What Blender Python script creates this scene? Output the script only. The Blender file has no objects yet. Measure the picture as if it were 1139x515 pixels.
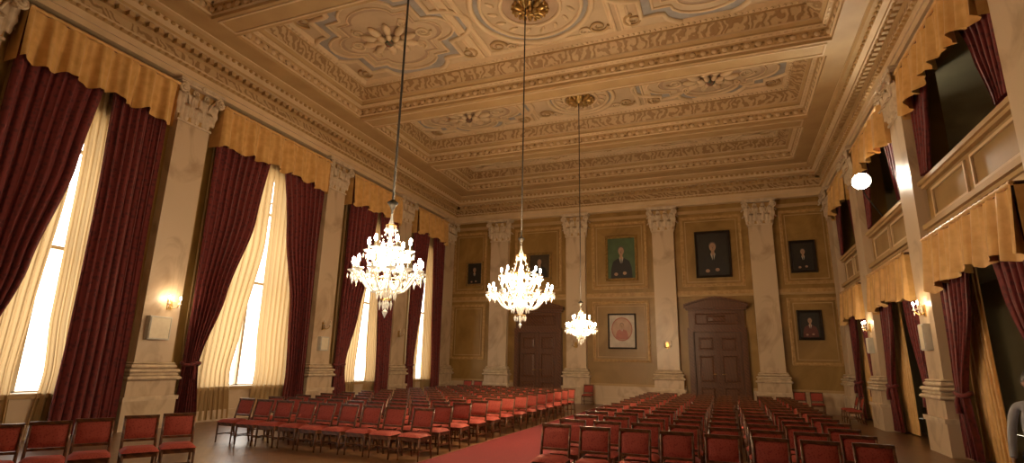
import bpy, bmesh, math, random
from mathutils import Vector, Matrix
random.seed(7)
pi=math.pi; sin=math.sin; cos=math.cos
H=1.8
# ------------------------------------------------------------ helpers
class MB:
    def __init__(s): s.v=[];s.f=[];s.m=[];s.sm=[]
    def add(s,vs,fs,mat=0,smooth=False):
        o=len(s.v); s.v.extend([tuple(p) for p in vs])
        for f in fs:
            s.f.append([i+o for i in f]); s.m.append(mat); s.sm.append(smooth)
    def box(s,c,d,mat=0,mp=None,R=None):
        x,y,z=c; a,b,e=d[0]/2,d[1]/2,d[2]/2
        vs=[]
        for sx,sy,sz in [(-1,-1,-1),(1,-1,-1),(1,1,-1),(-1,1,-1),(-1,-1,1),(1,-1,1),(1,1,1),(-1,1,1)]:
            p=Vector((sx*a,sy*b,sz*e))
            if R: p=R@p
            p=p+Vector(c)
            vs.append(mp(*p) if mp else p)
        s.add(vs,[(0,3,2,1),(4,5,6,7),(0,1,5,4),(1,2,6,5),(2,3,7,6),(3,0,4,7)],mat)
    def bx(s,u0,u1,v0,v1,h0,h1,mat,mp):
        """box in wall coordinates u,v,h"""
        vs=[mp(u,v,h) for h in (h0,h1) for (u,v) in ((u0,v0),(u1,v0),(u1,v1),(u0,v1))]
        s.add(vs,[(0,1,2,3),(4,5,6,7),(0,1,5,4),(1,2,6,5),(2,3,7,6),(3,0,4,7)],mat)
    def lathe(s,prof,c,n=12,mat=0,T=None,smooth=True):
        vs=[]
        for r,z in prof:
            for i in range(n):
                a=2*pi*i/n; p=Vector((r*cos(a),r*sin(a),z))
                if T: p=T@p
                vs.append(p+Vector(c))
        fs=[]
        for k in range(len(prof)-1):
            for i in range(n):
                j=(i+1)%n; fs.append((k*n+i,k*n+j,(k+1)*n+j,(k+1)*n+i))
        s.add(vs,fs,mat,smooth)
        s.add(vs[:n],[tuple(range(n))],mat); s.add(vs[-n:],[tuple(range(n))],mat)
    def tube(s,path,rad,n=6,mat=0,closed=False,smooth=True):
        P=[Vector(p) for p in path]; N=len(P); vs=[]
        prev=None
        for i,p in enumerate(P):
            if closed: t=P[(i+1)%N]-P[i-1]
            else: t=P[min(i+1,N-1)]-P[max(i-1,0)]
            if t.length<1e-9: t=Vector((0,0,1))
            t.normalize()
            ref=Vector((0,0,1)) if abs(t.z)<.95 else Vector((1,0,0))
            if prev is None: a=t.cross(ref)
            else: a=prev-t*prev.dot(t)
            if a.length<1e-6: a=t.cross(ref)
            a.normalize(); prev=a; b=t.cross(a)
            r=rad[i] if isinstance(rad,(list,tuple)) else rad
            for k in range(n):
                an=2*pi*k/n; vs.append(p+a*r*cos(an)+b*r*sin(an))
        fs=[]
        for i in range(N if closed else N-1):
            j=(i+1)%N
            for k in range(n):
                l=(k+1)%n; fs.append((i*n+k,i*n+l,j*n+l,j*n+k))
        if not closed: fs+= [tuple(range(n)),tuple(range((N-1)*n,N*n))]
        s.add(vs,fs,mat,smooth)
    def grid(s,fn,nu,nv,mat=0,smooth=True):
        vs=[fn(i/nu,j/nv) for j in range(nv+1) for i in range(nu+1)]
        fs=[(j*(nu+1)+i,j*(nu+1)+i+1,(j+1)*(nu+1)+i+1,(j+1)*(nu+1)+i) for j in range(nv) for i in range(nu)]
        s.add(vs,fs,mat,smooth)
    def ell(s,c,r,n=8,m=5,mat=0,R=None):
        vs=[];fs=[]
        for j in range(1,m):
            th=pi*j/m
            for i in range(n):
                a=2*pi*i/n; p=Vector((r[0]*sin(th)*cos(a),r[1]*sin(th)*sin(a),-r[2]*cos(th)))
                if R: p=R@p
                vs.append(p+Vector(c))
        b=Vector((0,0,-r[2])); t=Vector((0,0,r[2]))
        if R: b=R@b;t=R@t
        vs+= [b+Vector(c),t+Vector(c)]
        for j in range(m-2):
            for i in range(n):
                k=(i+1)%n; fs.append((j*n+i,j*n+k,(j+1)*n+k,(j+1)*n+i))
        L=len(vs)
        for i in range(n):
            k=(i+1)%n; fs.append((L-2,k,i)); fs.append((L-1,(m-2)*n+i,(m-2)*n+k))
        s.add(vs,fs,mat,True)
    def ring(s,u0,u1,v0,v1,prof,mp,mats):
        vs=[]
        for ins,h in prof:
            for (u,v) in ((u0+ins,v0+ins),(u1-ins,v0+ins),(u1-ins,v1-ins),(u0+ins,v1-ins)): vs.append(mp(u,v,h))
        for k in range(len(prof)-1):
            m=mats[k] if isinstance(mats,(list,tuple)) else mats
            s.add(vs[k*4:k*4+8],[(i,(i+1)%4,4+(i+1)%4,4+i) for i in range(4)],m)
    def build(s,name,mats,loc=(0,0,0),rz=0,parent=None,norm=True):
        me=bpy.data.meshes.new(name); me.from_pydata(s.v,[],s.f)
        for m in mats: me.materials.append(m)
        me.polygons.foreach_set("material_index",s.m); me.polygons.foreach_set("use_smooth",s.sm)
        if norm:
            bm=bmesh.new(); bm.from_mesh(me); bmesh.ops.recalc_face_normals(bm,faces=bm.faces); bm.to_mesh(me); bm.free()
        me.update()
        return put(name,me,loc,rz,parent)
def put(name,me,loc=(0,0,0),rz=0,parent=None):
    o=bpy.data.objects.new(name,me); o.location=loc; o.rotation_euler=(0,0,rz)
    bpy.context.collection.objects.link(o)
    if parent: o.parent=parent
    return o
def mat(name,c1,c2=None,kind='noise',scale=3,rough=.6,metal=0,bump=0,dist=0,ramp=(.35,.65),detail=4,rot=None,c3=None,sc3=None,sheen=0,bdist=.02):
    m=bpy.data.materials.new(name); m.use_nodes=True; nt=m.node_tree; N=nt.nodes; L=nt.links
    b=N["Principled BSDF"]; b.inputs["Roughness"].default_value=rough; b.inputs["Metallic"].default_value=metal
    b.inputs["Base Color"].default_value=(*c1,1)
    if sheen: b.inputs["Sheen Weight"].default_value=sheen
    tc=N.new("ShaderNodeTexCoord"); mp=N.new("ShaderNodeMapping"); L.new(tc.outputs["Object"],mp.inputs[0])
    if sc3: mp.inputs["Scale"].default_value=sc3
    if rot: mp.inputs["Rotation"].default_value=rot
    if kind=='noise':
        t=N.new("ShaderNodeTexNoise"); t.inputs["Scale"].default_value=scale; t.inputs["Detail"].default_value=detail; t.inputs["Distortion"].default_value=dist; out=t.outputs["Fac"]
    elif kind=='wave':
        t=N.new("ShaderNodeTexWave"); t.inputs["Scale"].default_value=scale; t.inputs["Distortion"].default_value=dist; t.inputs["Detail"].default_value=detail; t.inputs["Detail Scale"].default_value=1.2; t.bands_direction='DIAGONAL'; out=t.outputs["Fac"]
    elif kind=='voronoi':
        t=N.new("ShaderNodeTexVoronoi"); t.inputs["Scale"].default_value=scale; out=t.outputs["Distance"]
    elif kind=='brick':
        t=N.new("ShaderNodeTexBrick"); t.inputs["Scale"].default_value=scale; t.inputs["Color1"].default_value=(.2,.2,.2,1); t.inputs["Color2"].default_value=(.9,.9,.9,1); t.inputs["Mortar"].default_value=(0,0,0,1); t.inputs["Mortar Size"].default_value=.01; out=t.outputs["Color"]
    L.new(mp.outputs[0],t.inputs["Vector"])
    r=N.new("ShaderNodeValToRGB"); L.new(out,r.inputs[0]); e=r.color_ramp.elements
    e[0].position=ramp[0]; e[1].position=ramp[1]; c2=c2 or tuple(x*.85 for x in c1)
    e[0].color=(*c1,1); e[1].color=(*c2,1)
    if c3:
        k=e.new((ramp[0]+ramp[1])/2); k.color=(*c3,1)
    L.new(r.outputs[0],b.inputs["Base Color"])
    if bump:
        bp=N.new("ShaderNodeBump"); bp.inputs["Strength"].default_value=bump; bp.inputs["Distance"].default_value=bdist; L.new(out,bp.inputs["Height"]); L.new(bp.outputs[0],b.inputs["Normal"])
    return m
def emis(name,c,s):
    m=bpy.data.materials.new(name); m.use_nodes=True; b=m.node_tree.nodes["Principled BSDF"]
    b.inputs["Base Color"].default_value=(*c,1); b.inputs["Emission Color"].default_value=(*c,1); b.inputs["Emission Strength"].default_value=s
    return m
# ------------------------------------------------------------ materials
m_wall=mat("ochre_marble",(.225,.128,.032),(.37,.222,.066),'noise',.55,.42,dist=2.5,detail=7,ramp=(.3,.7),sc3=(1,1,.8),rot=(0,.6,0))
m_wall2=mat("ochre_plain",(.31,.195,.08),(.37,.24,.10),'noise',1.5,.55)
m_pil=mat("cream_marble",(.43,.31,.20),(.60,.465,.32),'noise',.9,.35,dist=2.2,detail=8,ramp=(.33,.50),rot=(.3,.7,.2),sc3=(1,1,.6))
m_cap=mat("capital_plaster",(.70,.57,.41),(.55,.43,.30),'noise',6,.6)
m_cream=mat("cream_plaster",(.50,.335,.155),(.43,.28,.125),'noise',1.2,.6)
m_crl=mat("light_plaster",(.70,.53,.33),(.63,.47,.28),'noise',2,.6)
m_gold=mat("gilded_plaster",(.38,.22,.075),(.52,.33,.13),'noise',8,.5)
m_orn=mat("ornament_band",(.21,.12,.045),(.56,.38,.19),'voronoi',7,.55,bump=.8,ramp=(.15,.5),bdist=.04)
m_orn2=mat("scroll_band",(.52,.36,.19),(.31,.185,.075),'wave',2.2,.55,dist=12,detail=2,bump=.5,ramp=(.4,.65),bdist=.03)
m_grey=mat("bluegrey_fresco",(.30,.28,.26),(.38,.35,.32),'noise',3,.7)
m_field=mat("fresco_field",(.58,.44,.28),(.50,.37,.23),'noise',1.5,.7)
m_mauve=mat("mauve_fresco",(.38,.26,.17),(.45,.32,.21),'noise',2,.7)
m_green=mat("green_fresco",(.05,.11,.07),(.25,.08,.04),'noise',8,.7)
m_red=mat("red_damask",(.085,.007,.009),(.155,.015,.014),'voronoi',9,.75,ramp=(.25,.5),sheen=.2)
m_val=mat("gold_silk",(.60,.34,.10),(.72,.44,.16),'noise',5,.45,sheen=.2)
m_wood=mat("chair_wood",(.085,.030,.012),(.14,.052,.02),'wave',4,.35,dist=4)
m_uph=mat("red_upholstery",(.23,.024,.017),(.34,.055,.034),'voronoi',40,.8,ramp=(.2,.5))
m_door=mat("door_wood",(.095,.037,.016),(.125,.05,.021),'wave',1.3,.35,dist=5,sc3=(4,4,.6))
m_floor=mat("parquet",(.12,.056,.022),(.20,.10,.04),'brick',2.2,.32,ramp=(.1,.9),rot=(0,0,pi/4))
m_carpet=mat("red_carpet",(.15,.008,.010),(.19,.012,.012),'noise',40,.95)
m_brass=mat("brass",(.55,.36,.13),(.4,.25,.08),'noise',10,.3,metal=.9)
m_dark=mat("dark_metal",(.03,.025,.02),(.05,.04,.03),'noise',10,.5)
m_white=mat("white_plastic",(.6,.58,.52),(.55,.53,.48),'noise',10,.5)
m_win=mat("window_paint",(.55,.45,.32),(.48,.4,.28),'noise',5,.5)
m_corr=mat("corridor_plaster",(.30,.25,.14),(.25,.20,.11),'noise',1,.8)
m_bulb=emis("bulb_glow",(1,.86,.62),80)
m_flood=emis("flood_glow",(1,.93,.75),150)
m_cand=mat("candle_sleeve",(.8,.72,.55),(.75,.66,.5),'noise',10,.5)
m_cry_glow=emis("glowing_crystal",(1,.82,.58),.18)  # weak emission put into the crystal so it looks lit; no lamp itself
b=m_cry_glow.node_tree.nodes["Principled BSDF"]; b.inputs["Base Color"].default_value=(.97,.93,.85,1); b.inputs["Roughness"].default_value=.08
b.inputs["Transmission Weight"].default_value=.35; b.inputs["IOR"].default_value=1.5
m_sheer=bpy.data.materials.new("cream_sheer"); m_sheer.use_nodes=True
nt=m_sheer.node_tree; nt.nodes.clear(); o_=nt.nodes.new("ShaderNodeOutputMaterial"); mx=nt.nodes.new("ShaderNodeMixShader"); d_=nt.nodes.new("ShaderNodeBsdfDiffuse"); t_=nt.nodes.new("ShaderNodeBsdfTranslucent")
nz=nt.nodes.new("ShaderNodeTexNoise"); nz.inputs["Scale"].default_value=2; rp=nt.nodes.new("ShaderNodeValToRGB"); rp.color_ramp.elements[0].color=(.50,.345,.17,1); rp.color_ramp.elements[1].color=(.62,.45,.24,1)
nt.links.new(nz.outputs["Fac"],rp.inputs[0]); nt.links.new(rp.outputs[0],d_.inputs[0]); nt.links.new(rp.outputs[0],t_.inputs[0])
mx.inputs[0].default_value=.42; nt.links.new(d_.outputs[0],mx.inputs[1]); nt.links.new(t_.outputs[0],mx.inputs[2]); nt.links.new(mx.outputs[0],o_.inputs[0])
# ------------------------------------------------------------ room metrics
XL,XR,YB,YF=-14.05,4.8,26.7,-4.0
mpL=lambda u,v,h:(XL+h,u,v)
mpR=lambda u,v,h:(XR-h,u,v)
mpB=lambda u,v,h:(u,YB-h,v)
ZT=12.1
mb=MB(); mb.box(((XL+XR)/2,(YB+YF)/2,-.1),(XR-XL+1.2,YB-YF+1,.2),0); mb.build("floor",[m_floor])
mb=MB(); mb.box((-4.1,15,.006),(2.5,22,.012),0)
mb.build("aisle_carpet",[m_carpet])
# --- left wall with arched windows
LW=[(7.4,1.25),(13.25,1.75),(19.0,1.35),(23.6,1.25)]
ZS,ZSP=.9,6.6
def archwall(name,mp,ops,u0,u1,mats,th=.55):
    mb=MB(); cur=u0
    for c,hw in ops:
        mb.bx(cur,c-hw,0,ZT,-th,0,0,mp)
        mb.bx(c-hw,c+hw,0,ZS,-th,0,0,mp)
        n=16
        for i in range(n):
            a0=pi-pi*i/n; a1=pi-pi*(i+1)/n
            ua,ub=c+hw*cos(a0),c+hw*cos(a1); za,zb=ZSP+hw*.8*sin(a0),ZSP+hw*.8*sin(a1)
            vs=[mp(u,z,h) for h in (-th,0) for (u,z) in ((ua,za),(ub,zb),(ub,ZT),(ua,ZT))]
            mb.add(vs,[(0,1,2,3),(4,5,6,7),(0,1,5,4),(2,3,7,6)],0)
        cur=c+hw
    mb.bx(cur,u1,0,ZT,-th,0,0,mp)
    mb.build(name,mats)
archwall("wall_left",mpL,[(1.6,1.3)]+LW,YF,YB,[m_wall])
for i,(c,hw) in enumerate([(1.6,1.3)]+LW):
    mb=MB()
    for u in (c-hw+.05,c,c+hw-.05): mb.bx(u-.045,u+.045,ZS,ZSP+(hw*.78 if u==c else 0),-.4,-.3,0,mpL)
    for z in (ZS+.05,4.2,ZSP): mb.bx(c-hw,c+hw,z-.04,z+.04,-.4,-.3,0,mpL)
    mb.tube([mpL(c+(hw-.04)*cos(a*pi/16),ZSP+(hw-.04)*.8*sin(a*pi/16),-.35) for a in range(17)],.06,6,0)
    for a in (pi/4,3*pi/4): mb.tube([mpL(c,ZSP,-.35),mpL(c+hw*cos(a),ZSP+hw*.8*sin(a),-.35)],.03,5,0)
    mb.bx(c-hw-.12,c+hw+.12,ZS,ZS+.06,-.3,.02,0,mpL)
    mb.build("window_%d"%i,[m_win])
# --- back wall, front wall
mb=MB(); mb.bx(XL-.5,XR+.5,0,ZT,-.5,0,0,mpB)
mb.build("wall_back",[m_wall])
mb=MB(); mb.box(((XL+XR)/2,YF-.25,ZT/2),(XR-XL+1,.5,ZT),0); mb.build("wall_front",[m_wall2])
# --- right wall with openings
RB=[(-1.5,3.3),(4.9,9.05),(10.55,15.0),(16.5,20.5),(22.0,25.15)]
mb=MB(); cur=YF
for a,b_ in RB:
    mb.bx(cur,a,0,ZT,-.5,0,0,mpR)
    mb.bx(a,b_,4.66,6.1,-.4,0,1,mpR)
    mb.bx(a,b_,9.0,ZT,-.5,0,0,mpR)
    cur=b_
mb.bx(cur,YB,0,ZT,-.5,0,0,mpR)
mb.build("wall_right",[m_wall,m_wall2])
mb=MB()
mb.box((XR+3.4,(YB+YF)/2,ZT/2),(.2,YB-YF,ZT),0); mb.box((XR+2,YB+.1,ZT/2),(3,.2,ZT),0); mb.box((XR+2,YF-.1,ZT/2),(3,.2,ZT),0)
mb.build("wall_gallery",[m_corr])
mb=MB(); mb.box((XR+1.9,(YB+YF)/2,4.8),(2.75,YB-YF-.02,.25),0); mb.box((XR+1.9,(YB+YF)/2,9.6),(2.75,YB-YF-.02,.25),0); mb.box((XR+1.95,(YB+YF)/2,-.1),(2.65,YB-YF-.02,.2),0)
mb.build("gallery_deck",[m_corr])
mb=MB()
mb.bx(YF,YB,5.0,5.08,0,.12,0,mpR); mb.bx(YF,YB,5.08,5.2,0,.2,0,mpR); mb.bx(YF,YB,4.85,5.0,0,.06,1,mpR)
mb.bx(YF,YB,6.1,6.18,-.45,.1,0,mpR); mb.bx(YF,YB,6.18,6.28,-.45,.16,0,mpR)
for a,b_ in RB:
    w=(b_-a)
    for k in range(2):
        u0=a+.15+k*w/2; u1=a+w/2-.15+k*w/2
        mb.ring(u0,u1,5.3,6.0,[(0,0),(0,.05),(.06,.05),(.06,0.01)],mpR,1)
mb.build("trim_right",[m_cream,m_crl])
mb=MB()
def panel(u0,u1,v0,v1,mp=mpB):
    mb.ring(u0,u1,v0,v1,[(0,0),(0,.06),(.05,.07),(.09,.04),(.13,.04),(.13,.005)],mp,1)
    mb.ring(u0+.22,u1-.22,v0+.22,v1-.22,[(0,0),(0,.025),(.035,.025),(.035,0)],mp,0)
PB=[-11.07,-6.85,-2.5,1.84]
bays=[(-13.9,-11.9),(-10.25,-7.65),(-6.05,-3.3),(-1.7,1.05),(2.65,4.65)]
for i,(a,b_) in enumerate(bays):
    panel(a,b_,5.45,8.85)
    if i not in (1,3): panel(a,b_,1.95,4.85)
mb.bx(XL,XR,5.0,5.08,0,.08,0,mpB); mb.bx(XL,XR,5.08,5.25,0,.13,1,mpB)
mb.bx(XL,XR,9.0,9.15,0,.08,0,mpB)
mb.build("trim_back",[m_cream,m_gold])
for nm,mp,u0,u1,skip in (("back",mpB,XL,XR,[(-10.2,-7.5),(-1.75,1.0)]),("left",mpL,YF,YB,[]),("right",mpR,YF,YB,RB)):
    mb=MB(); cur=u0
    for a,b_ in list(skip)+[(u1,u1)]:
        if a>cur:
            mb.bx(cur,a,0,.3,0,.1,0,mp); mb.bx(cur,a,.3,.85,0,.04,0,mp)
            mb.bx(cur,a,.85,.95,0,.1,1,mp)
        cur=b_
    mb.build("baseboard_"+nm,[m_pil,m_cream])
# ------------------------------------------------------------ pilaster mesh
def leaf(mb,u0,h0,v0,Ht,wd,curl,mat,side=0):
    def fn(s,t):
        s=(s-.5)*2
        w=wd*(.55+.5*sin(pi*min(t*1.05,1)))*(1-.35*t**3)*(1+.12*sin(t*22))
        if t<.65: v=Ht*t/.65*.93; h=.03+.05*t
        else:
            a=(t-.65)/.35*pi*1.1; v=Ht*(.93+.07*sin(a)) - (curl*.5*(1-cos(a)) if a>pi/2 else 0)*.6; h=.03+.0325+curl*(1-cos(a))*.5
        h+= .035*(1-abs(s))**2 - .02*abs(s)+ .01*cos(s*9)
        if side==0: return (u0+s*w/2,-(h0+h),v0+v)
        return (u0+side*h,-(h0+s*w/2),v0+v)
    mb.grid(fn,8,14,mat)
def pil_mesh():
    mb=MB(); w=.5; p=.27
    mb.box((0,-.2,.35),(1.4,.4,.7),0); mb.box((0,-.22,.75),(1.46,.44,.1),1); mb.box((0,-.18,1.0),(1.3,.36,.4),0)
    for z,hw,hp,hh in ((1.24,.68,.42,.10),(1.33,.61,.37,.08),(1.42,.64,.40,.09),(1.53,.57,.33,.1),(1.61,.53,.30,.05)):
        prof=[(-hh/2,0),(-hh/2*.6,.03),(0,.045),(hh/2*.6,.03),(hh/2,0)]
        vs=[]
        for dz,ex in prof:
            vs+= [(-hw-ex,0,z+dz),(-hw-ex,-hp-ex,z+dz),(hw+ex,-hp-ex,z+dz),(hw+ex,0,z+dz)]
        fs=[]
        for k in range(4): fs+= [(k*4+i,k*4+i+1,k*4+i+5,k*4+i+4) for i in range(3)]
        fs+= [(0,1,2,3),(16,17,18,19)]
        mb.add(vs,fs,1)
    mb.box((0,-p/2,4.95),(2*w,p,6.7),0)
    mb.box((0,-.15,8.22),(1.08,.30,.06),1)
    b=8.25
    vs=[(-.5,0,b),(-.5,-p,b),(.5,-p,b),(.5,0,b),(-.52,0,b+.98),(-.52,-.33,b+.98),(.52,-.33,b+.98),(.52,0,b+.98)]
    mb.add(vs,[(0,1,5,4),(1,2,6,5),(2,3,7,6)],2)
    for u in (-.34,0,.34): leaf(mb,u,p,b,.46,.34,.16,1)
    for u in (-.5,-.17,.17,.5): leaf(mb,u,p+.02,b+.12,.68,.30,.17,1)
    for sd in (-1,1):
        leaf(mb,sd*.5,p*.5,b,.46,.26,.15,1,side=sd); leaf(mb,sd*.5,p*.5,b+.12,.68,.26,.17,1,side=sd)
        for sc,cx,dirx,oh in ((1,.60,1,.42),(.62,.16,-1,.36)):
            pts=[];rs=[]
            for i in range(26):
                t=i/25; a=pi*.5+t*3.6*pi; r=.15*sc*(1-t*.82)
                pts.append((sd*(cx+dirx*r*cos(a)), -(oh+.05*t),b+.86+r*sin(a))); rs.append(.034*sc+.006)
            mb.tube(pts,rs,6,1)
            mb.tube([(sd*(.28 if dirx>0 else .26),-.33,b+.45),(sd*(.36 if dirx>0 else .22),-.36,b+.72),(sd*cx,-oh,b+.86+.15*sc)],[.03,.035,.04],6,1)
            mb.ell((sd*cx,-oh-.07,b+.86),(.045*sc,.03,.045*sc),8,5,1)
    mb.box((0,-.21,b+1.04),(1.36,.42,.06),1); mb.box((0,-.23,b+1.11),(1.46,.46,.08),1)
    for k in range(6):
        a=k*pi/3; mb.ell((.05*cos(a),-.46,b+1.06+.05*sin(a)),(.045,.03,.045),6,4,1)
    mb.ell((0,-.48,b+1.06),(.03,.03,.03),6,4,1)
    return mb
pm=pil_mesh(); po=pm.build("pilaster",[m_pil,m_cap,m_gold],(PB[0],YB,0),0)
pme=po.data
for x in PB[1:]: put("pilaster",pme,(x,YB,0),0)
for y in (.2,5.0,10.03,16.3,21.35,25.9): put("pilaster",pme,(XL,y,0),pi/2)
for y in (4.1,9.8,15.76,21.25,25.9): put("pilaster",pme,(XR,y,0),-pi/2)
# ------------------------------------------------------------ entablature
def mpZ(u,v,h): return (u,v,h)
mb=MB()
i0=.27
prof=[(0,9.40),(i0+.03,9.40),(i0+.03,9.56),(i0+.07,9.56),(i0+.07,9.74),(i0+.14,9.80),(i0+.14,9.86),(i0+.05,9.86),(i0+.05,10.12),(i0+.12,10.18),(i0+.12,10.30),(i0+.30,10.34),(i0+.30,10.42),(i0+.42,10.48),(i0+.42,10.60),(i0+.55,10.66),(i0+.6,10.74),(i0+.6,10.78)]
mt=[0,0,4,0,1,0,0,3,1,2,0,1,0,0,1,1,0]
mb.ring(XL,XR,YF,YB,prof,mpZ,mt)
def around(x0,x1,y0,y1,ins,step,fn):
    n=int((x1-x0-2*ins)/step)
    for i in range(n+1):
        x=x0+ins+(x1-x0-2*ins)*i/n; fn(x,y0+ins,0,1); fn(x,y1-ins,0,-1)
    n=int((y1-y0-2*ins)/step)
    for i in range(n+1):
        y=y0+ins+(y1-y0-2*ins)*i/n; fn(x0+ins,y,1,0); fn(x1-ins,y,-1,0)
around(XL,XR,YF+6,YB,i0+.2,.26,lambda x,y,a,c: mb.box((x,y,10.24),(.14,.14,.13),1))
around(XL,XR,YF+6,YB,i0+.42,.22,lambda x,y,a,c: mb.ell((x,y,10.54),(.075,.075,.055),6,4,2))
around(XL,XR,YF+6,YB,i0+.12,.2,lambda x,y,a,c: mb.ell((x,y,9.78),(.06,.06,.04),6,4,2))
mb.build("trim_cornice",[m_crl,m_cream,m_gold,m_orn2,m_pil],norm=False)
# ------------------------------------------------------------ ceiling
ZF=10.78; ZC=11.85
xa,xb=-12.55,3.35
CY=[(-2.6,3.1),(3.95,9.1),(9.95,15.7),(16.55,20.9),(21.75,25.3)]
mb=MB()
def quad(x0,x1,y0,y1,z,m): mb.add([(x0,y0,z),(x1,y0,z),(x1,y1,z),(x0,y1,z)],[(0,1,2,3)],m)
e0,e1=XL,XR
quad(e0,xa,YF,YB,ZF,0); quad(xb,e1,YF,YB,ZF,0)
cur=YF
for a,b_ in CY: quad(xa,xb,cur,a,ZF,0); cur=b_
quad(xa,xb,cur,YB,ZF,0)
for k in range(len(CY)-1):
    y0,y1=CY[k][1],CY[k+1][0]
    mb.ring(xa+.1,xb-.1,y0+.12,y1-.12,[(0,ZF),(0,ZF-.03),(.05,ZF-.03),(.05,ZF)],mpZ,1)
cp=[(0,ZF),(0,ZF+.10),(.05,ZF+.13),(.05,ZF+.36),(.10,ZF+.38),(.22,ZF+.44),(.22,ZF+.50),(.30,ZF+.56),(.30,ZF+.62),(.62,ZF+.86),(.62,ZF+.92),(.72,ZF+.96),(.80,ZC),(.80,ZC)]
cm=[0,1,2,0,1,0,0,1,3,0,1,1,0]
for a,b_ in CY:
    mb.ring(xa,xb,a,b_,cp,mpZ,cm)
    quad(xa+.8,xb-.8,a+.8,b_-.8,ZC,4)
    if b_>4:
        around(xa,xb,a,b_,.13,.2,lambda x,y,p,q: mb.box((x,y,ZF+.43),(.10,.10,.08),1))
        around(xa,xb,a,b_,.04,.3,lambda x,y,p,q: mb.ell((x,y,ZF+.25),(.05 if p else .10,.10 if p else .05,.09),6,4,1))
        around(xa,xb,a,b_,.68,.16,lambda x,y,p,q: mb.ell((x,y,ZF+.93),(.05,.05,.04),6,4,1))
mb.box(((XL+XR)/2,(YF+YB)/2,12.3),(XR-XL+1.2,YB-YF+1.2,.3),0)
mb.build("ceiling",[m_cream,m_crl,m_orn,m_orn2,m_field],norm=False)
CX=-4.62
def lobed(cx,cy,a,b,r):
    P=[]
    def arc(px,py,rx,ry,a0,a1,n=9):
        for i in range(n+1):
            t=a0+(a1-a0)*i/n; P.append((cx+px+rx*cos(t),cy+py+ry*sin(t)))
    arc(a-r*.35,0,r,r*.8,-pi/2,pi/2)
    P.append((cx+a-r*.35,cy+b*.78)); P.append((cx+a*.62,cy+b*.78))
    arc(0,b-r*.45,r*1.25,r*.75,0,pi)
    P.append((cx-a*.62,cy+b*.78)); P.append((cx-a+r*.35,cy+b*.78))
    arc(-a+r*.35,0,r,r*.8,pi/2,3*pi/2)
    P.append((cx-a+r*.35,cy-b*.78)); P.append((cx-a*.62,cy-b*.78))
    arc(0,-b+r*.45,r*1.25,r*.75,pi,2*pi)
    P.append((cx+a*.62,cy-b*.78)); P.append((cx+a-r*.35,cy-b*.78))
    return P
def fill(mb,P,z,m):
    cx=sum(p[0] for p in P)/len(P); cy=sum(p[1] for p in P)/len(P)
    vs=[(cx,cy,z)]+[(x,y,z) for x,y in P]; n=len(P)
    mb.add(vs,[(0,1+i,1+(i+1)%n) for i in range(n)],m)
def sc(P,cx,cy,k): return [(cx+(x-cx)*k,cy+(y-cy)*k) for x,y in P]
def line(mb,P,z,r,m,closed=True): mb.tube([(x,y,z) for x,y in P],r,6,m,closed)
def scroll(mb,x,y,r,sgn,rot,z,m):
    pts=[];rs=[]
    for i in range(22):
        t=i/21; a=rot+sgn*t*3.2*pi; q=r*(1-.8*t); pts.append((x+q*cos(a),y+q*sin(a),z)); rs.append(.045*(1-.5*t))
    mb.tube(pts,rs,5,m)
def rosette(mb,cx,cy,r,z,m1,m2,m3,ex=1.3):
    for k in range(10):
        a=2*pi*k/10; R=Matrix.Rotation(a,3,'Z')
        mb.ell((cx+ex*r*.62*cos(a),cy+r*.62*sin(a),z-.06),(r*.34,r*.15,.12),8,5,m1,R)
    for k in range(8):
        a=2*pi*(k+.5)/8; R=Matrix.Rotation(a,3,'Z')
        mb.ell((cx+ex*r*.3*cos(a),cy+r*.3*sin(a),z-.14),(r*.2,r*.11,.1),8,5,m2,R)
    mb.ell((cx,cy,z-.18),(r*.17,r*.17,.12),8,5,m3)
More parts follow.
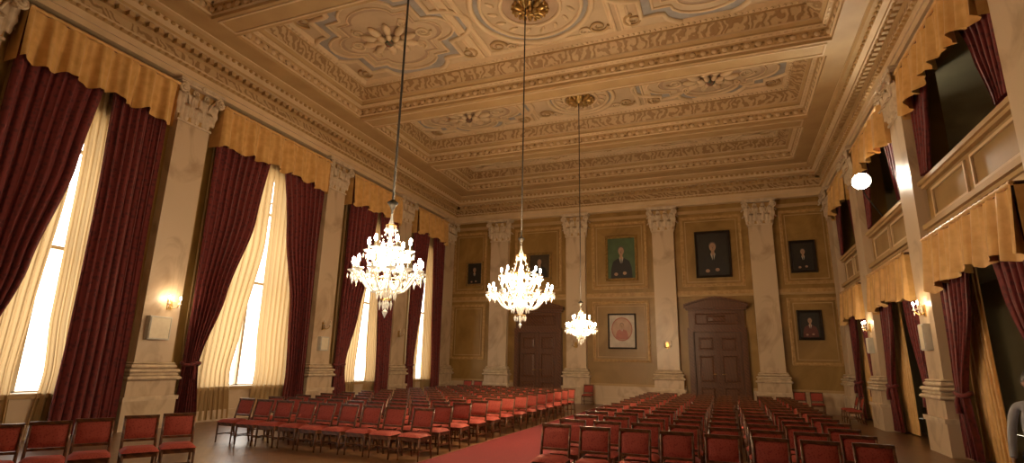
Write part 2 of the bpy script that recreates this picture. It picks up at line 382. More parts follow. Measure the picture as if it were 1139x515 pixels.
for a,b_ in CY[1:]:
    mb=MB(); cy=(a+b_)/2; hb=(b_-a)/2-.8
    z=ZC
    for s in (-1,1):
        cx=CX+s*4.75
        P=lobed(cx,cy,2.15,hb*.98,.95)
        fill(mb,P,z-.012,0); fill(mb,sc(P,cx,cy,.80),z-.02,2); fill(mb,sc(P,cx,cy,.66),z-.028,1); fill(mb,sc(P,cx,cy,.60),z-.034,2)
        line(mb,P,z-.02,.09,3); line(mb,sc(P,cx,cy,.80),z-.03,.05,3); line(mb,sc(P,cx,cy,.66),z-.03,.03,3)
        fill(mb,[(cx+1.05*cos(2*pi*i/24),cy+.62*sin(2*pi*i/24)) for i in range(24)],z-.04,1)
        rosette(mb,cx,cy,.85,z-.03,3,3,5)
        for q in (-1,1):
            scroll(mb,cx+q*1.2,cy,.28,q,0 if q>0 else pi,z-.05,3)
            scroll(mb,cx+q*.8,cy+.58,.2,-q,pi/2,z-.05,3); scroll(mb,cx+q*.8,cy-.58,.2,q,-pi/2,z-.05,3)
            for w in (-1,1):
                scroll(mb,cx+q*2.05,cy+w*hb*.78,.3,q*w,pi/2 if w<0 else -pi/2,z-.04,4)
        x=CX+s*2.45
        mb.ring(x-.16,x+.16,cy-hb+.05,cy+hb-.05,[(0,z),(0,z-.05),(.05,z-.06),(.08,z-.02),(.16,z-.02)],mpZ,3)
    hx=2.15
    mb.ring(CX-hx,CX+hx,cy-hb+.08,cy+hb-.08,[(0,z),(0,z-.06),(.06,z-.08),(.12,z-.03),(.16,z-.03),(.16,z-.005)],mpZ,3)
    C=lambda r,ex=1,n=40:[(CX+r*ex*cos(2*pi*i/n),cy+r*sin(2*pi*i/n)) for i in range(n)]
    rr=min(hb*.92,1.75)
    fill(mb,C(rr),z-.02,0); fill(mb,C(rr*.84),z-.026,2); fill(mb,C(rr*.5),z-.032,1)
    line(mb,C(rr),z-.03,.09,3); line(mb,C(rr*.84),z-.04,.06,3); line(mb,C(rr*.5),z-.05,.06,3)
    for k in range(16):
        an=2*pi*k/16; mb.ell((CX+rr*.67*cos(an),cy+rr*.67*sin(an),z-.04),(.17,.07,.05),6,4,3,Matrix.Rotation(an+.6,3,'Z'))
    rosette(mb,CX,cy,.55,z-.05,6,6,6,1)
    for k in range(20):
        an=2*pi*k/20; mb.ell((CX+.5*cos(an),cy+.5*sin(an),z-.12),(.06,.06,.06),6,4,6)
    for q in (-1,1):
        for w in (-1,1):
            scroll(mb,CX+q*(hx-.5),cy+w*(hb-.5),.3,q*w,0,z-.04,4)
            scroll(mb,CX+q*(hx-.95),cy+w*(hb-.38),.18,-q*w,0,z-.04,3)
    mb.build("ceiling_ornament",[m_grey,m_mauve,m_field,m_crl,m_cream,m_green,m_brass],norm=False)
# ------------------------------------------------------------ curtains
def interp(ctrl,z):
    for i in range(len(ctrl)-1):
        a,b_=ctrl[i],ctrl[i+1]
        if a[0]>=z>=b_[0]:
            t=(a[0]-z)/(a[0]-b_[0]); t=t*t*(3-2*t)*.5+t*.5
            return a[1]+(b_[1]-a[1])*t, a[2]+(b_[2]-a[2])*t
    return ctrl[-1][1:]
def curtain(name,mp,ctrl,nf,amp,h0,m,seed=0,tie=None):
    rnd=random.Random(seed); ph=[rnd.uniform(0,6) for _ in range(4)]
    z0,z1=ctrl[0][0],ctrl[-1][0]; mb=MB(); w0=ctrl[0][2]-ctrl[0][1]
    def fn(s,t):
        z=z0+(z1-z0)*t; l,r=interp(ctrl,z); w=r-l
        k=min(1.6,(w0/max(w,.15))**.4)
        h=h0+amp*k*(sin(2*pi*nf*s+ph[0]+.5*sin(3*t+ph[1]))+.35*sin(4.3*pi*nf*s+ph[2]+t*2))
        u=l+w*s+.02*sin(2*pi*nf*s*2+ph[3])
        return mp(u,z,h)
    mb.grid(fn,int(nf*10),46,0)
    if tie:
        l,r=interp(ctrl,tie); c=(l+r)/2
        mb.tube([mp(c+(r-l+.06)/2*cos(a*pi/8),tie+.03*sin(a*pi/4),h0+(amp*2+.04)*sin(a*pi/8)) for a in range(16)],.05,6,1,True)
        mb.tube([mp(c,tie,h0+amp*2+.03),mp(c+.03,tie-.2,h0+amp*2+.05),mp(c,tie-.4,h0+amp*2+.04)],[.03,.05,.07],6,1)
    return mb.build(name,[m,m_red if m is m_red else m_val],norm=False)
def valance(mp,u0,u1,z0,z1,h0,seed=0,sw=.12):
    rnd=random.Random(seed); p=rnd.uniform(0,6); n=(u1-u0)
    mb=MB()
    def fn(s,t):
        u=u0+(u1-u0)*s
        zb=z1-sw*abs(2*s-1)**2*1.0+.06*sin(2*pi*n*1.1*s+p)+.03*sin(2*pi*n*2.6*s)
        z=z0+(zb-z0)*t
        h=h0+.03*t+(.035+.075*t)*sin(2*pi*n*1.9*s+p+.9*sin(5*s))+(.02+.02*t)*sin(2*pi*n*4.7*s)
        return mp(u,z,h)
    mb.grid(fn,int(n*26),14,0)
    for uu in (u0,u1):
        mb.grid(lambda s,t:mp(uu,z0+(z1-sw-z0)*t,h0*s),4,4,0)
    mb.tube([mp(u0+(u1-u0)*i/60,z0+.01*sin(i*2.1),h0+.02) for i in range(61)],.045,6,0)
    mb.bx(u0,u1,z0-.03,z0+.03,0,h0,1,mp)
    return mb.build("valance",[m_val,m_wood],norm=False)
LV=[(5.72,9.28),(10.77,15.6),(17.02,20.65),(22.05,25.2)]
valance(mpL,.9,4.3,9.1,7.95,.46,0)
for i,(a,b_) in enumerate(LV): valance(mpL,a,b_,9.12,7.98,.46,i+1)
F=.05
reds=[
 [(9.05,5.75,7.65),(6,5.75,7.35),(3.6,5.8,6.9),(1.5,5.85,6.35),(F,5.75,6.6)],
 [(9.05,7.75,9.2),(5,7.85,9.2),(2,7.85,9.25),(F,7.8,9.25)],
 [(9.05,10.82,13.0),(6,10.82,12.6),(3.6,10.82,11.9),(1.6,10.85,11.3),(F,10.8,11.5)],
 [(9.05,13.3,15.55),(6,13.9,15.5),(3.6,14.5,15.5),(1.2,14.7,15.5),(F,14.6,15.55)],
 [(9.05,17.07,19.0),(6,17.07,18.8),(3.6,17.07,18.2),(1.6,17.1,17.6),(F,17.07,17.9)],
 [(9.05,19.2,20.6),(5,19.5,20.6),(1.2,19.8,20.6),(F,19.75,20.6)],
 [(9.05,22.1,23.7),(5.5,22.1,23.3),(1.6,22.15,22.6),(F,22.1,22.8)],
 [(9.05,23.9,25.15),(5,24.2,25.15),(1.2,24.5,25.15),(F,24.45,25.15)]]
ties=[1.5,None,1.6,None,1.6,None,1.6,None]
for i,c in enumerate(reds): curtain("red_curtain",mpL,c,7 if i not in(2,3) else 8,.05,.31,m_red,i,ties[i])
for i,((a,b_),(c,hw)) in enumerate(zip(LV,LW)):
    m=c; g=(.15,.5,.25,.2)[i]
    curtain("sheer_curtain",mpL,[(8.8,a+.1,m+.05),(5.5,a+.1,m+.02),(2.6,a+.1,m-g),(1.4,a+.15,m-g*1.4),(F,a+.1,m-g*1.1)],10,.035,.10,m_sheer,20+i)
    curtain("sheer_curtain",mpL,[(8.8,m+.05,b_-.1),(5.5,m+.15,b_-.1),(2.6,m+.2,b_-.1),(1.4,m+.3,b_-.1),(F,m+.2,b_-.1)],10,.035,.10,m_sheer,30+i)
for i,(a,b_) in enumerate(RB[1:]):
    valance(mpR,a+.02,b_-.02,9.12,8.1,.32,40+i,.25)
    valance(mpR,a+.02,b_-.02,4.78,3.75,.32,50+i,.2)
    w=b_-a
    curtain("red_curtain",mpR,[(8.9,b_-w*.34,b_-.03),(7.6,b_-w*.22,b_-.03),(6.35,b_-w*.12,b_-.03)],5,.03,.12,m_red,60+i)
    curtain("red_curtain",mpR,[(8.9,a+.03,a+w*.34),(7.6,a+.03,a+w*.22),(6.35,a+.03,a+w*.12)],5,.03,.12,m_red,65+i)
    curtain("red_curtain",mpR,[(4.6,b_-w*.42,b_-.05),(3.2,b_-w*.33,b_-.05),(1.35,b_-.5,b_-.1),(F,b_-.75,b_-.05)],6,.04,.13,m_red,70+i,1.35)
    curtain("red_curtain",mpR,[(4.6,a+.05,a+w*.42),(3.2,a+.05,a+w*.33),(1.35,a+.1,a+.5),(F,a+.05,a+.75)],6,.04,.13,m_red,75+i,1.35)
    curtain("cream_drape",mpR,[(4.6,b_-1.15,b_-.1),(F,b_-1.35,b_-.1)],7,.04,-.15,m_val,80+i)
# ------------------------------------------------------------ doors
for k,xc in enumerate((-8.87,-.33)):
    mb=MB(); w=1.0; lh=3.35
    mb.bx(xc-w,xc+w,0,lh,0,.05,0,mpB)
    for s in (-1,1):
        a,b_=(xc-w+.03,xc-.02) if s<0 else (xc+.02,xc+w-.03)
        mb.bx(a,b_,.05,lh-.05,.05,.10,0,mpB)
        for z0,z1 in ((.2,.95),(1.1,2.35),(2.5,3.15)):
            mb.ring(a+.12,b_-.12,z0,z1,[(0,.10),(.0,.14),(.05,.14),(.08,.09),(.14,.12),(.2,.12)],mpB,1)
            mb.bx(a+.3,b_-.3,z0+.18,z1-.18,.09,.125,0,mpB)
        mb.tube([mpB(xc+s*.12,1.5,.1),mpB(xc+s*.12,1.5,.2),mpB(xc+s*.25,1.5,.2)],.02,6,2)
    mb.bx(xc-.04,xc+.04,0,lh,.1,.16,1,mpB)
    for s in (-1,1):
        u=xc+s*(w+.13); mb.bx(u-.13,u+.13,0,lh+.15,0,.2,0,mpB); mb.bx(u-.07,u+.07,.3,lh,.2,.24,1,mpB)
    mb.bx(xc-w-.26,xc+w+.26,lh,lh+.2,0,.22,1,mpB)
    mb.bx(xc-w-.2,xc+w+.2,lh+.2,4.35,0,.16,0,mpB)
    mb.ring(xc-w+.05,xc+w-.05,lh+.3,4.25,[(0,.16),(0,.2),(.06,.2),(.1,.16)],mpB,1)
    mb.ring(xc-.45,xc+.45,lh+.4,4.15,[(0,.16),(0,.22),(.06,.22),(.1,.18),(.3,.21)],mpB,1)
    mb.bx(xc-w-.3,xc+w+.3,4.35,4.45,0,.3,1,mpB); mb.bx(xc-w-.38,xc+w+.38,4.45,4.55,0,.38,0,mpB)
    n=14;W2=w+.38
    for i in range(n):
        ua=xc-W2+2*W2*i/n; ub=xc-W2+2*W2*(i+1)/n
        g=lambda u:4.55+.34*max(0,1-abs((u-xc)/W2)**1.3)
        vs=[mpB(u,z,h) for h in (0,.3) for (u,z) in ((ua,4.55),(ub,4.55),(ub,g(ub)),(ua,g(ua)))]
        mb.add(vs,[(4,5,6,7),(2,3,7,6)],0)
        vs=[mpB(u,z,h) for h in (.0,.4) for (u,z) in ((ua,g(ua)-.01),(ub,g(ub)-.01),(ub,g(ub)+.07),(ua,g(ua)+.07))]
        mb.add(vs,[(0,1,2,3),(4,5,6,7),(0,1,5,4),(2,3,7,6)],1)
    mb.build("door_%d"%k,[m_door,m_wood,m_brass])
# ------------------------------------------------------------ portraits
def flat(name,c,r=.5): return mat(name,c,tuple(x*.75 for x in c),'noise',3,r)
mf_gold=mat("gilt_frame",(.42,.27,.09),(.25,.15,.05),'noise',12,.4,metal=.3); mf_dark=flat("dark_frame",(.03,.02,.014))
sk=flat("painted_skin",(.45,.27,.17)); hair=flat("painted_hair",(.12,.09,.07)); shirt=flat("painted_shirt",(.55,.5,.42)); ovb=flat("painted_medallion",(.50,.32,.22))
def portrait(x0,x1,z0,z1,bg,suit,fr,fw=.12,medal=False):
    mb=MB(); w=x1-x0; h=z1-z0; cx=(x0+x1)/2
    mb.ring(x0,x1,z0,z1,[(0,0),(0,.10),(fw*.3,.14),(fw*.6,.09),(fw*.85,.11),(fw,.06)],mpB,1)
    mb.bx(x0+fw*.9,x1-fw*.9,z0+fw*.9,z1-fw*.9,.02,.06,0,mpB)
    W=w-2*fw; Z0=z0+fw; HH=h-2*fw; K=1; OY=0
    def poly(P,d,m):
        vs=[mpB(cx+K*a*W,Z0+(K*b+OY)*HH,d) for a,b in P]; n=len(P)
        vs=[Vector([sum(v[i] for v in vs)/n for i in range(3)])]+vs
        mb.add(vs,[(0,1+i,1+(i+1)%n) for i in range(n)],m)
    def ov(c,r,d,m,n=20): poly([(c[0]+r[0]*cos(2*pi*i/n),c[1]+r[1]*sin(2*pi*i/n)) for i in range(n)],d,m)
    ar=W/HH
    if medal: ov((0,.56),(.42,.37),.061,2); ov((0,.56),(.38,.335),.062,6); K=.62; OY=.25
    poly([(-.4,0.0),(-.38,.25),(-.3,.42),(-.1,.5),(0,.52),(.1,.5),(.3,.42),(.38,.25),(.4,0.0)],.064,2)
    poly([(-.08,.5),(0,.3),(.08,.5),(.05,.54),(-.05,.54)],.066,5)
    poly([(-.015,.48),(-.025,.3),(0,.27),(.025,.3),(.015,.48)],.068,2)
    poly([(-.05,.48),(.05,.48),(.05,.6),(-.05,.6)],.067,3)
    ov((0,.70),(.125,.135*ar*1.1),.069,4); ov((0,.67),(.105,.13*ar*1.15),.071,3)
    for s in (-1,1): ov((s*.04,.685),(.014,.007),.073,4,8)
    ov((0,.62),(.03,.006),.073,4,8); ov((0,.655),(.012,.02),.073,4,8)
    if not medal: ov((-.2,.1),(.07,.04),.07,3); ov((.12,.12),(.07,.04),.07,3)
    mb.build("portrait_painting",[bg,fr,suit,sk,hair,shirt,ovb])
green=flat("canvas_green",(.07,.12,.05)); dk=flat("canvas_dark",(.02,.016,.012)); br=flat("canvas_brown",(.06,.04,.02)); suit=flat("painted_suit",(.015,.013,.014)); pale=flat("canvas_pale",(.62,.55,.46)); robe=flat("painted_robe",(.42,.14,.10)); robe2=flat("painted_dark_robe",(.12,.03,.025))
portrait(-13.1,-12.1,5.87,7.2,dk,suit,mf_gold,.1)
portrait(-9.5,-8.2,6.05,7.5,br,suit,mf_gold,.12)
portrait(-5.37,-3.76,5.85,8.15,green,suit,mf_gold,.14)
portrait(-1.06,.52,5.87,8.08,dk,suit,mf_dark,.12)
portrait(2.95,4.0,5.95,7.4,dk,suit,mf_dark,.12)
portrait(-5.3,-3.95,2.57,4.25,pale,robe,mf_dark,.07,True)
portrait(2.98,3.95,3.02,4.3,dk,robe2,mf_dark,.12)
# ------------------------------------------------------------ chandeliers
def octa(mb,p,r,h,m):
    x,y,z=p; vs=[(x+r,y,z),(x,y+r,z),(x-r,y,z),(x,y-r,z),(x,y,z+h*.35),(x,y,z-h*.65)]
    mb.add(vs,[(0,1,4),(1,2,4),(2,3,4),(3,0,4),(1,0,5),(2,1,5),(3,2,5),(0,3,5)],m)
def lamp(name,loc,w,r,parent,col=(1,.71,.41)):
    l=bpy.data.lights.new(name,'POINT'); l.energy=w; l.shadow_soft_size=r; l.color=col
    o=bpy.data.objects.new(name,l); bpy.context.collection.objects.link(o); o.parent=parent; o.location=loc; return o
def chandelier(x,y,zt,zb,R,nlo,nup,power):
    mb=MB(); Hh=zt-zb
    Z=lambda f: f*Hh
    prof=[(.0,-.0),(.03,.02),(.05,.05),(.02,.09),(.09,.14),(.13,.2),(.07,.26),(.03,.3),(.06,.36),(.10,.42),(.05,.48),(.025,.55),(.06,.6),(.075,.66),(.04,.72),(.02,.78),(.05,.84),(.07,.88),(.03,.93),(.012,1.0)]
    mb.lathe([(max(r,.004)*R*.95/.8,f*Hh) for r,f in prof],(0,0,0),12,0)
    tiers=[(nlo,R,.30,.36,0),]
    if nup: tiers.append((nup,R*.62,.50,.58,.26))
    for n,Rr,f0,f1,off in tiers:
        for k in range(n):
            a=2*pi*k/n+off; c,s=cos(a),sin(a)
            pts=[]
            for i in range(13):
                t=i/12; r=.05*R+(Rr-.05*R)*t; zz=Z(f0)-Hh*.13*sin(pi*min(t*1.25,1))*1.0+ (Z(f1)-Z(f0))*t**2
                pts.append((r*c,r*s,zz))
            mb.tube(pts,.012+.006*R,5,0)
            px,py,pz=pts[-1]
            mb.lathe([(.012,-.02),(.03,-.01),(.075,.015),(.08,.03),(.02,.03),(.018,.05)],(px,py,pz),10,0)
            mb.lathe([(.014,.03),(.014,.12)],(px,py,pz),7,2)
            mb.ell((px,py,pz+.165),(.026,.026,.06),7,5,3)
            for q in range(5):
                b2=2*pi*q/5; octa(mb,(px+.07*cos(b2),py+.07*sin(b2),pz-.05),.013,.09,0)
            octa(mb,(px,py,pz-.1),.02,.14,0)
            a2=2*pi*(k+1)/n+off
            for i in range(1,8):
                t=i/8; aa=a+(a2-a)*t; rr=Rr*(1-.12*sin(pi*t)); octa(mb,(rr*cos(aa),rr*sin(aa),pz-.02-.10*sin(pi*t)),.014,.035,0)
            for i in range(1,9):
                t=i/9; rr=Rr*(1-t)+.07*t; zz=pz+(Z(.82 if Rr==R and not nup else (.55 if Rr==R else .88))-pz)*t-Hh*.10*sin(pi*t)
                octa(mb,(rr*c,rr*s,zz),.014,.04,0)
    for rr,f,n in ((.30,.30,16),(.22,.2,12),(.14,.10,8),(.12,.86,8),(.2,.62,12)):
        q=rr*R/.8
        mb.tube([(q*cos(2*pi*i/20),q*sin(2*pi*i/20),Z(f)) for i in range(20)],.010,5,1,True)
        for i in range(n):
            a=2*pi*i/n; octa(mb,(q*cos(a),q*sin(a),Z(f)-.06),.02,.15,0)
    octa(mb,(0,0,-.03),.045,.14,0)
    top=ZC-.1-zb
    mb.tube([(0,0,Hh-.02),(0,0,top)],.018,6,4)
    mb.lathe([(.02,-.12),(.05,-.05),(.09,0),(.03,.05)],(0,0,Hh+.15),8,4)
    mb.lathe([(.02,-.25),(.10,-.15),(.16,-.02),(.18,.0)],(0,0,top),12,1)
    o=mb.build("crystal_chandelier",[m_cry_glow,m_brass,m_cand,m_bulb,m_dark],(x,y,zb),.15,norm=True)
    for k in range(3):
        a=2*pi*k/3+.4; lamp("candle_light",(.5*R*cos(a),.5*R*sin(a),Z(.42)+.12),power/3,.12,o)
    return o
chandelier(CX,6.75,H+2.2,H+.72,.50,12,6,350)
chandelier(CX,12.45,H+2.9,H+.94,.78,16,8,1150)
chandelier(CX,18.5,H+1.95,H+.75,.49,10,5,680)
# ------------------------------------------------------------ sconces & speakers
def sconce(mp,u,v,h0,on=True):
    mb=MB()
    mb.bx(u-.07,u+.07,v-.16,v+.12,h0,h0+.03,1,mp)
    for s in (-1,1):
        pts=[mp(u+s*.16*t,v-.06-.08*sin(pi*t)+.05*t,h0+.03+.15*t) for t in [i/8 for i in range(9)]]
        mb.tube(pts,.013,5,1); p=Vector(pts[-1])
        mb.lathe([(.01,-.01),(.045,.01),(.05,.02),(.012,.02)],p,8,0)
        mb.lathe([(.013,.02),(.013,.12)],p,6,2); mb.ell(p+Vector((0,0,.165)),(.024,.024,.05),7,5,3 if on else 2)
        octa(mb,p+Vector((0,0,-.06)),.015,.1,0)
    o=mb.build("wall_sconce",[m_cry_glow if on else m_white,m_brass,m_cand,m_bulb])
    if on: lamp("sconce_light",mp(u,v+.15,h0+.35),16,.08,o)
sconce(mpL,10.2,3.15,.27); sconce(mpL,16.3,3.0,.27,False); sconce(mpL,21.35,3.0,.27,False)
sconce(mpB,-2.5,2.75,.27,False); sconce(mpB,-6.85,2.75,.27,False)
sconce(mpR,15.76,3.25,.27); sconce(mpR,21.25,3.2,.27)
def speaker(mp,u,v,h0,w=.36,h=.62):
    mb=MB(); mb.bx(u-w/2,u+w/2,v-h/2,v+h/2,h0,h0+.14,0,mp); mb.ring(u-w/2+.02,u+w/2-.02,v-h/2+.02,v+h/2-.02,[(0,h0+.14),(0,h0+.16),(.02,h0+.16),(.02,h0+.145)],mp,0)
    mb.bx(u-w/2+.04,u+w/2-.04,v-h/2+.04,v+h/2-.04,h0+.14,h0+.15,1,mp); mb.build("wall_speaker",[m_white,m_cand])
speaker(mpL,9.95,2.5,.27,.6,.6); speaker(mpL,16.3,2.35,.27,.45,.5); speaker(mpR,15.76,2.6,.27); speaker(mpR,21.25,2.6,.27,.3,.5)
# floodlight on the gallery
mb=MB(); fx,fy,fz=4.25,18.6,7.45
T=Matrix.Rotation(pi/2,3,'X')@Matrix.Rotation(-.35,3,'Y')
mb.lathe([(.07,-.22),(.14,-.14),(.26,0),(.27,.06)],(fx,fy,fz),16,0,T=T)
mb.lathe([(.25,.065),(.25,.075)],(fx,fy,fz),16,1,T=T)
mb.tube([(fx,fy+.1,fz-.1),(fx+.1,fy+.2,fz-.4),(XR-.05,fy+.2,6.3)],.025,6,0)
fo=mb.build("floodlight",[m_dark,m_flood])
l=bpy.data.lights.new("flood_beam",'SPOT'); l.energy=350; l.spot_size=2.6; l.spot_blend=.8; l.color=(1,.85,.62); l.shadow_soft_size=.2
o=bpy.data.objects.new("flood_beam",l); bpy.context.collection.objects.link(o); o.parent=fo
dv=T@Vector((0,0,1)); o.location=Vector((fx,fy,fz))+dv*.15; o.rotation_euler=dv.to_track_quat('-Z','Y').to_euler()
# added lamp, out of view, to brighten the corridor; wall notice
m_added_lamp=emis("added_lamp_glass",(1,.85,.6),4)
mb=MB(); mb.lathe([(.05,0),(.16,-.06),(.19,-.16),(.13,-.28),(.03,-.32)],(6.6,8.0,4.66),12,0)
o=mb.build("added_corridor_lamp",[m_added_lamp]); lamp("added_corridor_light",(6.6,8.0,4.1),45,.1,o,(1,.78,.5))
mb=MB(); mb.box((XR+3.28,13.4,2.25),(.02,.55,.35),0); mb.box((XR+3.265,13.4,2.25),(.012,.48,.28),1); mb.build("wall_notice",[m_white,m_cand])
# ------------------------------------------------------------ chairs
def chair_mesh():
    mb=MB(); w=.47; d=.46
    for s in (-1,1):
        x=s*(w/2-.02)
        mb.tube([(x,d/2+.06,0),(x,d/2,.22),(x,d/2-.02,.44),(x,d/2+.02,.62),(x,d/2+.09,.89)],[.018,.021,.023,.021,.018],6,0)
        mb.tube([(x,-d/2+.02,0),(x,-d/2+.03,.40)],[.015,.023],6,0)
        mb.box((x,0,.385),(.026,d-.04,.07),0); mb.box((x,0.02,.17),(.018,d-.02,.022),0)
    for y in (-d/2+.03,d/2-.02): mb.box((0,y,.385),(w-.04,.026,.07),0)
    mb.box((0,0,.17),(w-.04,.018,.022),0)
    def seat(s,t):
        a=(s-.5)*2; b=(t-.5)*2
        k=(1-abs(a)**6)*(1-abs(b)**6)
        return ((w/2+.005)*a,(d/2+.005)*b-.005,.42+.06*max(k,0)**.5)
    mb.grid(seat,8,8,1)
    mb.box((0,d/2+.082,.875),(w-.01,.032,.045),0)
    mb.box((0,d/2+.0,.545),(w-.04,.026,.035),0)
    for sg in (-1,1):
        def bk(s,t):
            a=(s-.5)*2;b=(t-.5)*2
            k=max((1-abs(a)**6)*(1-abs(b)**6),0)**.5
            z=.71+b*.145; y=d/2+.045+(z-.71)*.26
            return ((w/2-.035)*a,y+sg*.028*k,z)
        mb.grid(bk,6,6,1)
    return mb
cm_=chair_mesh(); first=cm_.build("upholstered_chair",[m_wood,m_uph],(-5.62,9.5,0),0); cme=first.data
def chair(x,y,r=0,z=0):
    put("upholstered_chair",cme,(x+random.uniform(-.02,.02),y+random.uniform(-.04,.04),z),r+random.uniform(-.05,.05))
for r in range(13):
    y=9.5+r*.92
    for k in range(9):
        if r==0 and k==0: continue
        chair(-5.67-k*.57,y)
for r in range(14):
    y=8.15+r*.92
    for k in range(8):
        chair(-2.50+k*.595,y)
for k in range(5): chair(-8.15-.10*k,6.55-k*.56,pi/2-.55)
for x in (-6.1,2.7,3.3,-12.4,-11.8): chair(x,25.6)
chair(4.0,22.5,-pi/2); chair(4.0,23.4,-pi/2)
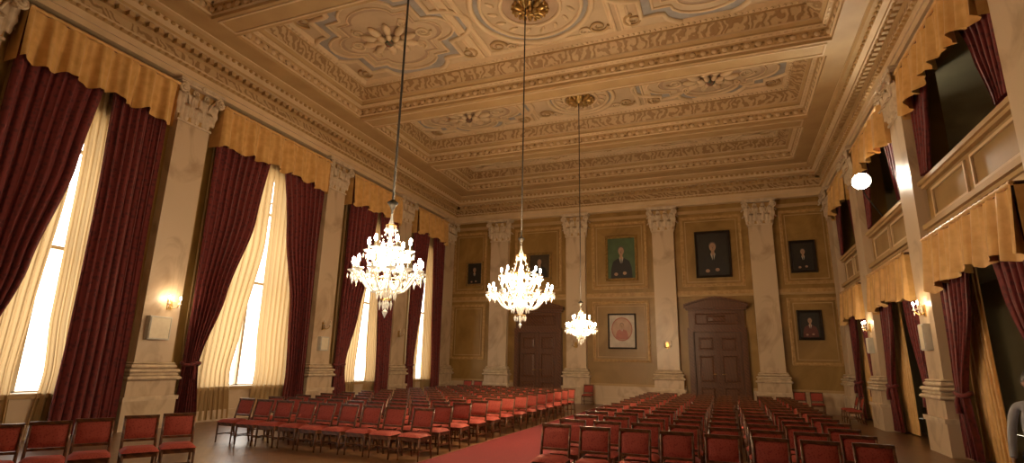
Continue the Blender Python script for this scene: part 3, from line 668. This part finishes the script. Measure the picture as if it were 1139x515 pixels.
# ------------------------------------------------------------ person at right
def person(px,py,ht,rz):
    e=bpy.data.objects.new("standing_man",None); bpy.context.collection.objects.link(e); e.location=(px,py,0); e.rotation_euler=(0,0,rz)
    ms=flat("skin",(.42,.24,.16)); mh=flat("dark_hair",(.015,.01,.008)); mt_=flat("light_shirt",(.42,.42,.45),.8); mtr=flat("dark_trousers",(.03,.03,.04),.8); msh=flat("shoe_leather",(.02,.012,.01)); me_=flat("eye",(.02,.02,.02))
    k=ht/1.8
    def skin(name,V,E,Rd,m,sub=2):
        me=bpy.data.meshes.new(name); me.from_pydata([tuple(c*k for c in v) for v in V],E,[]); me.materials.append(m)
        o=bpy.data.objects.new(name,me); bpy.context.collection.objects.link(o); o.parent=e
        sm=o.modifiers.new("s",'SKIN'); sm.use_smooth_shade=True
        for i,v in enumerate(me.skin_vertices[0].data):
            r=Rd[i]; v.radius=(r[0]*k,r[1]*k) if isinstance(r,tuple) else (r*k,r*k); v.use_root=(i==0)
        ss=o.modifiers.new("b",'SUBSURF'); ss.levels=ss.render_levels=sub
        return o
    V=[(0,0,.95),(0,0,1.10),(0,-.01,1.28),(0,0,1.42),(0,0,1.50)]; E=[(0,1),(1,2),(2,3),(3,4)]; R=[(.155,.11),(.145,.10),(.165,.115),(.13,.085),(.06,.06)]
    for s in (-1,1):
        b0=len(V); V+= [(s*.16,0,1.425),(s*.205,.01,1.30),(s*.24,.03,1.13),(s*.245,-.05,.95),(s*.245,-.08,.88)]
        E+= [(3,b0),(b0,b0+1),(b0+1,b0+2),(b0+2,b0+3),(b0+3,b0+4)]; R+= [.048,.05,.045,.04,.036]
    skin("shirt",V,E,R,mt_)
    V=[(0,0,.97)];E=[];R=[(.15,.11)]
    for s in (-1,1):
        b0=len(V); V+= [(s*.09,0,.88),(s*.10,-.01,.50),(s*.10,.01,.28),(s*.10,.01,.08)]; E+= [(0,b0),(b0,b0+1),(b0+1,b0+2),(b0+2,b0+3)]; R+= [(.088,.095),.065,.058,.05]
    skin("trousers",V,E,R,mtr)
    for s in (-1,1):
        skin("shoe",[(s*.10,.05,.05),(s*.10,-.05,.045),(s*.105,-.16,.035)],[(0,1),(1,2)],[.045,.045,.035],msh)
        x=s*.245
        V=[(x,-.08,.89),(x,-.09,.84),(x,-.10,.79)];E=[(0,1),(1,2)];R=[(.025,.022),(.018,.036),(.016,.038)]
        skin("hand",V,E,R,ms,2)
        for q,(dy,L) in enumerate(((-.035,.07),(-.012,.08),(.012,.075),(.033,.06))):
            y0=-.10+dy
            skin("finger",[(x,y0+.003,.80),(x-s*.004,y0,.80-L*.55),(x-s*.018,y0,.80-L),(x-s*.035,y0,.80-L*1.25)],[(0,1),(1,2),(2,3)],[.0095,.009,.008,.007],ms,2)
        skin("thumb",[(x-s*.005,-.115,.85),(x-s*.02,-.145,.815),(x-s*.03,-.15,.78)],[(0,1),(1,2)],[.012,.010,.009],ms,2)
    skin("neck",[(0,.0,1.46),(0,-.005,1.60)],[(0,1)],[.058,.055],ms)
    mb=MB()
    def head(s,t):
        th=pi*t; ph=2*pi*s
        x=.076*sin(th)*cos(ph); y=.098*sin(th)*sin(ph); z=.122*cos(th)
        if z<0: x*=1-.25*(z/-.122)**2; y=y*(1-.15*(z/-.122)) - .012*(z/-.122)
        if y<0:
            y-= .022*math.exp(-((x/.014)**2))*math.exp(-(((z+.015)/.024)**2))
            y-= .008*math.exp(-((x/.03)**2))*math.exp(-(((z+.095)/.02)**2))
            y+= .010*math.exp(-(((abs(x)-.032)/.016)**2))*math.exp(-(((z-.008)/.014)**2))
            y-= .004*math.exp(-((x/.025)**2))*math.exp(-(((z+.055)/.008)**2))
        return (x*k,y*k,(z+1.68)*k)
    mb.grid(head,40,30,0)
    def hr(s,t):
        th=pi*.62*t; ph=2*pi*s; f=1.05
        cut=.5+.5*sin(ph)
        th*= (.66+.62*cut)
        x=.079*f*sin(th)*cos(ph); y=.10*f*sin(th)*sin(ph)+.004; zz=.126*f*cos(th)
        return (x*k,y*k,(zz+1.682+.004*sin(ph*9))*k)
    mb.grid(hr,36,12,1)
    for s in (-1,1):
        mb.ell((s*.078*k,.01*k,1.675*k),(.010*k,.02*k,.032*k),8,6,0)
        mb.ell((s*.030*k,-.086*k,1.688*k),(.012*k,.008*k,.007*k),8,6,3)
        mb.ell((s*.030*k,-.093*k,1.688*k),(.005*k,.003*k,.005*k),8,6,2)
        mb.ell((s*.031*k,-.092*k,1.706*k),(.016*k,.005*k,.003*k),8,5,1)
    mb.ell((0,-.094*k,1.627*k),(.022*k,.006*k,.004*k),8,5,4)
    mb.build("head",[ms,mh,me_,m_white,flat("lips",(.35,.13,.1))],parent=e)
person(3.12,7.85,1.83,-.5)
# ------------------------------------------------------------ world
w=bpy.data.worlds.new("sky"); bpy.context.scene.world=w; w.use_nodes=True; nt=w.node_tree
bg=nt.nodes["Background"]; tc=nt.nodes.new("ShaderNodeTexCoord"); sp=nt.nodes.new("ShaderNodeSeparateXYZ"); r=nt.nodes.new("ShaderNodeValToRGB")
nt.links.new(tc.outputs["Generated"],sp.inputs[0]); nt.links.new(sp.outputs["Z"],r.inputs[0]); nt.links.new(r.outputs[0],bg.inputs[0])
r.color_ramp.elements[0].color=(.80,.70,.54,1); r.color_ramp.elements[1].color=(.92,.92,.92,1); r.color_ramp.elements[1].position=.5
bg.inputs[1].default_value=6.5
bpy.context.scene.view_settings.view_transform='Standard'
# ------------------------------------------------------------ camera
f,yaw,pit,rol=600.8627,0.3736,0.2389,0.021
cy,sy,cp_,sp_,cr,sr=cos(yaw),sin(yaw),cos(pit),sin(pit),cos(rol),sin(rol)
fw=Vector((-sy*cp_,cy*cp_,sp_)); r0=Vector((cy,sy,0)); u0=r0.cross(fw)
rv=cr*r0+sr*u0; uv=-sr*r0+cr*u0
M=Matrix((rv,uv,-fw)).transposed().to_4x4(); M.translation=Vector((0,0,H))
c=bpy.data.cameras.new("camera"); c.sensor_width=36; c.lens=f/1139*36; c.clip_end=200
co=bpy.data.objects.new("camera",c); bpy.context.collection.objects.link(co); co.matrix_world=M; bpy.context.scene.camera=co
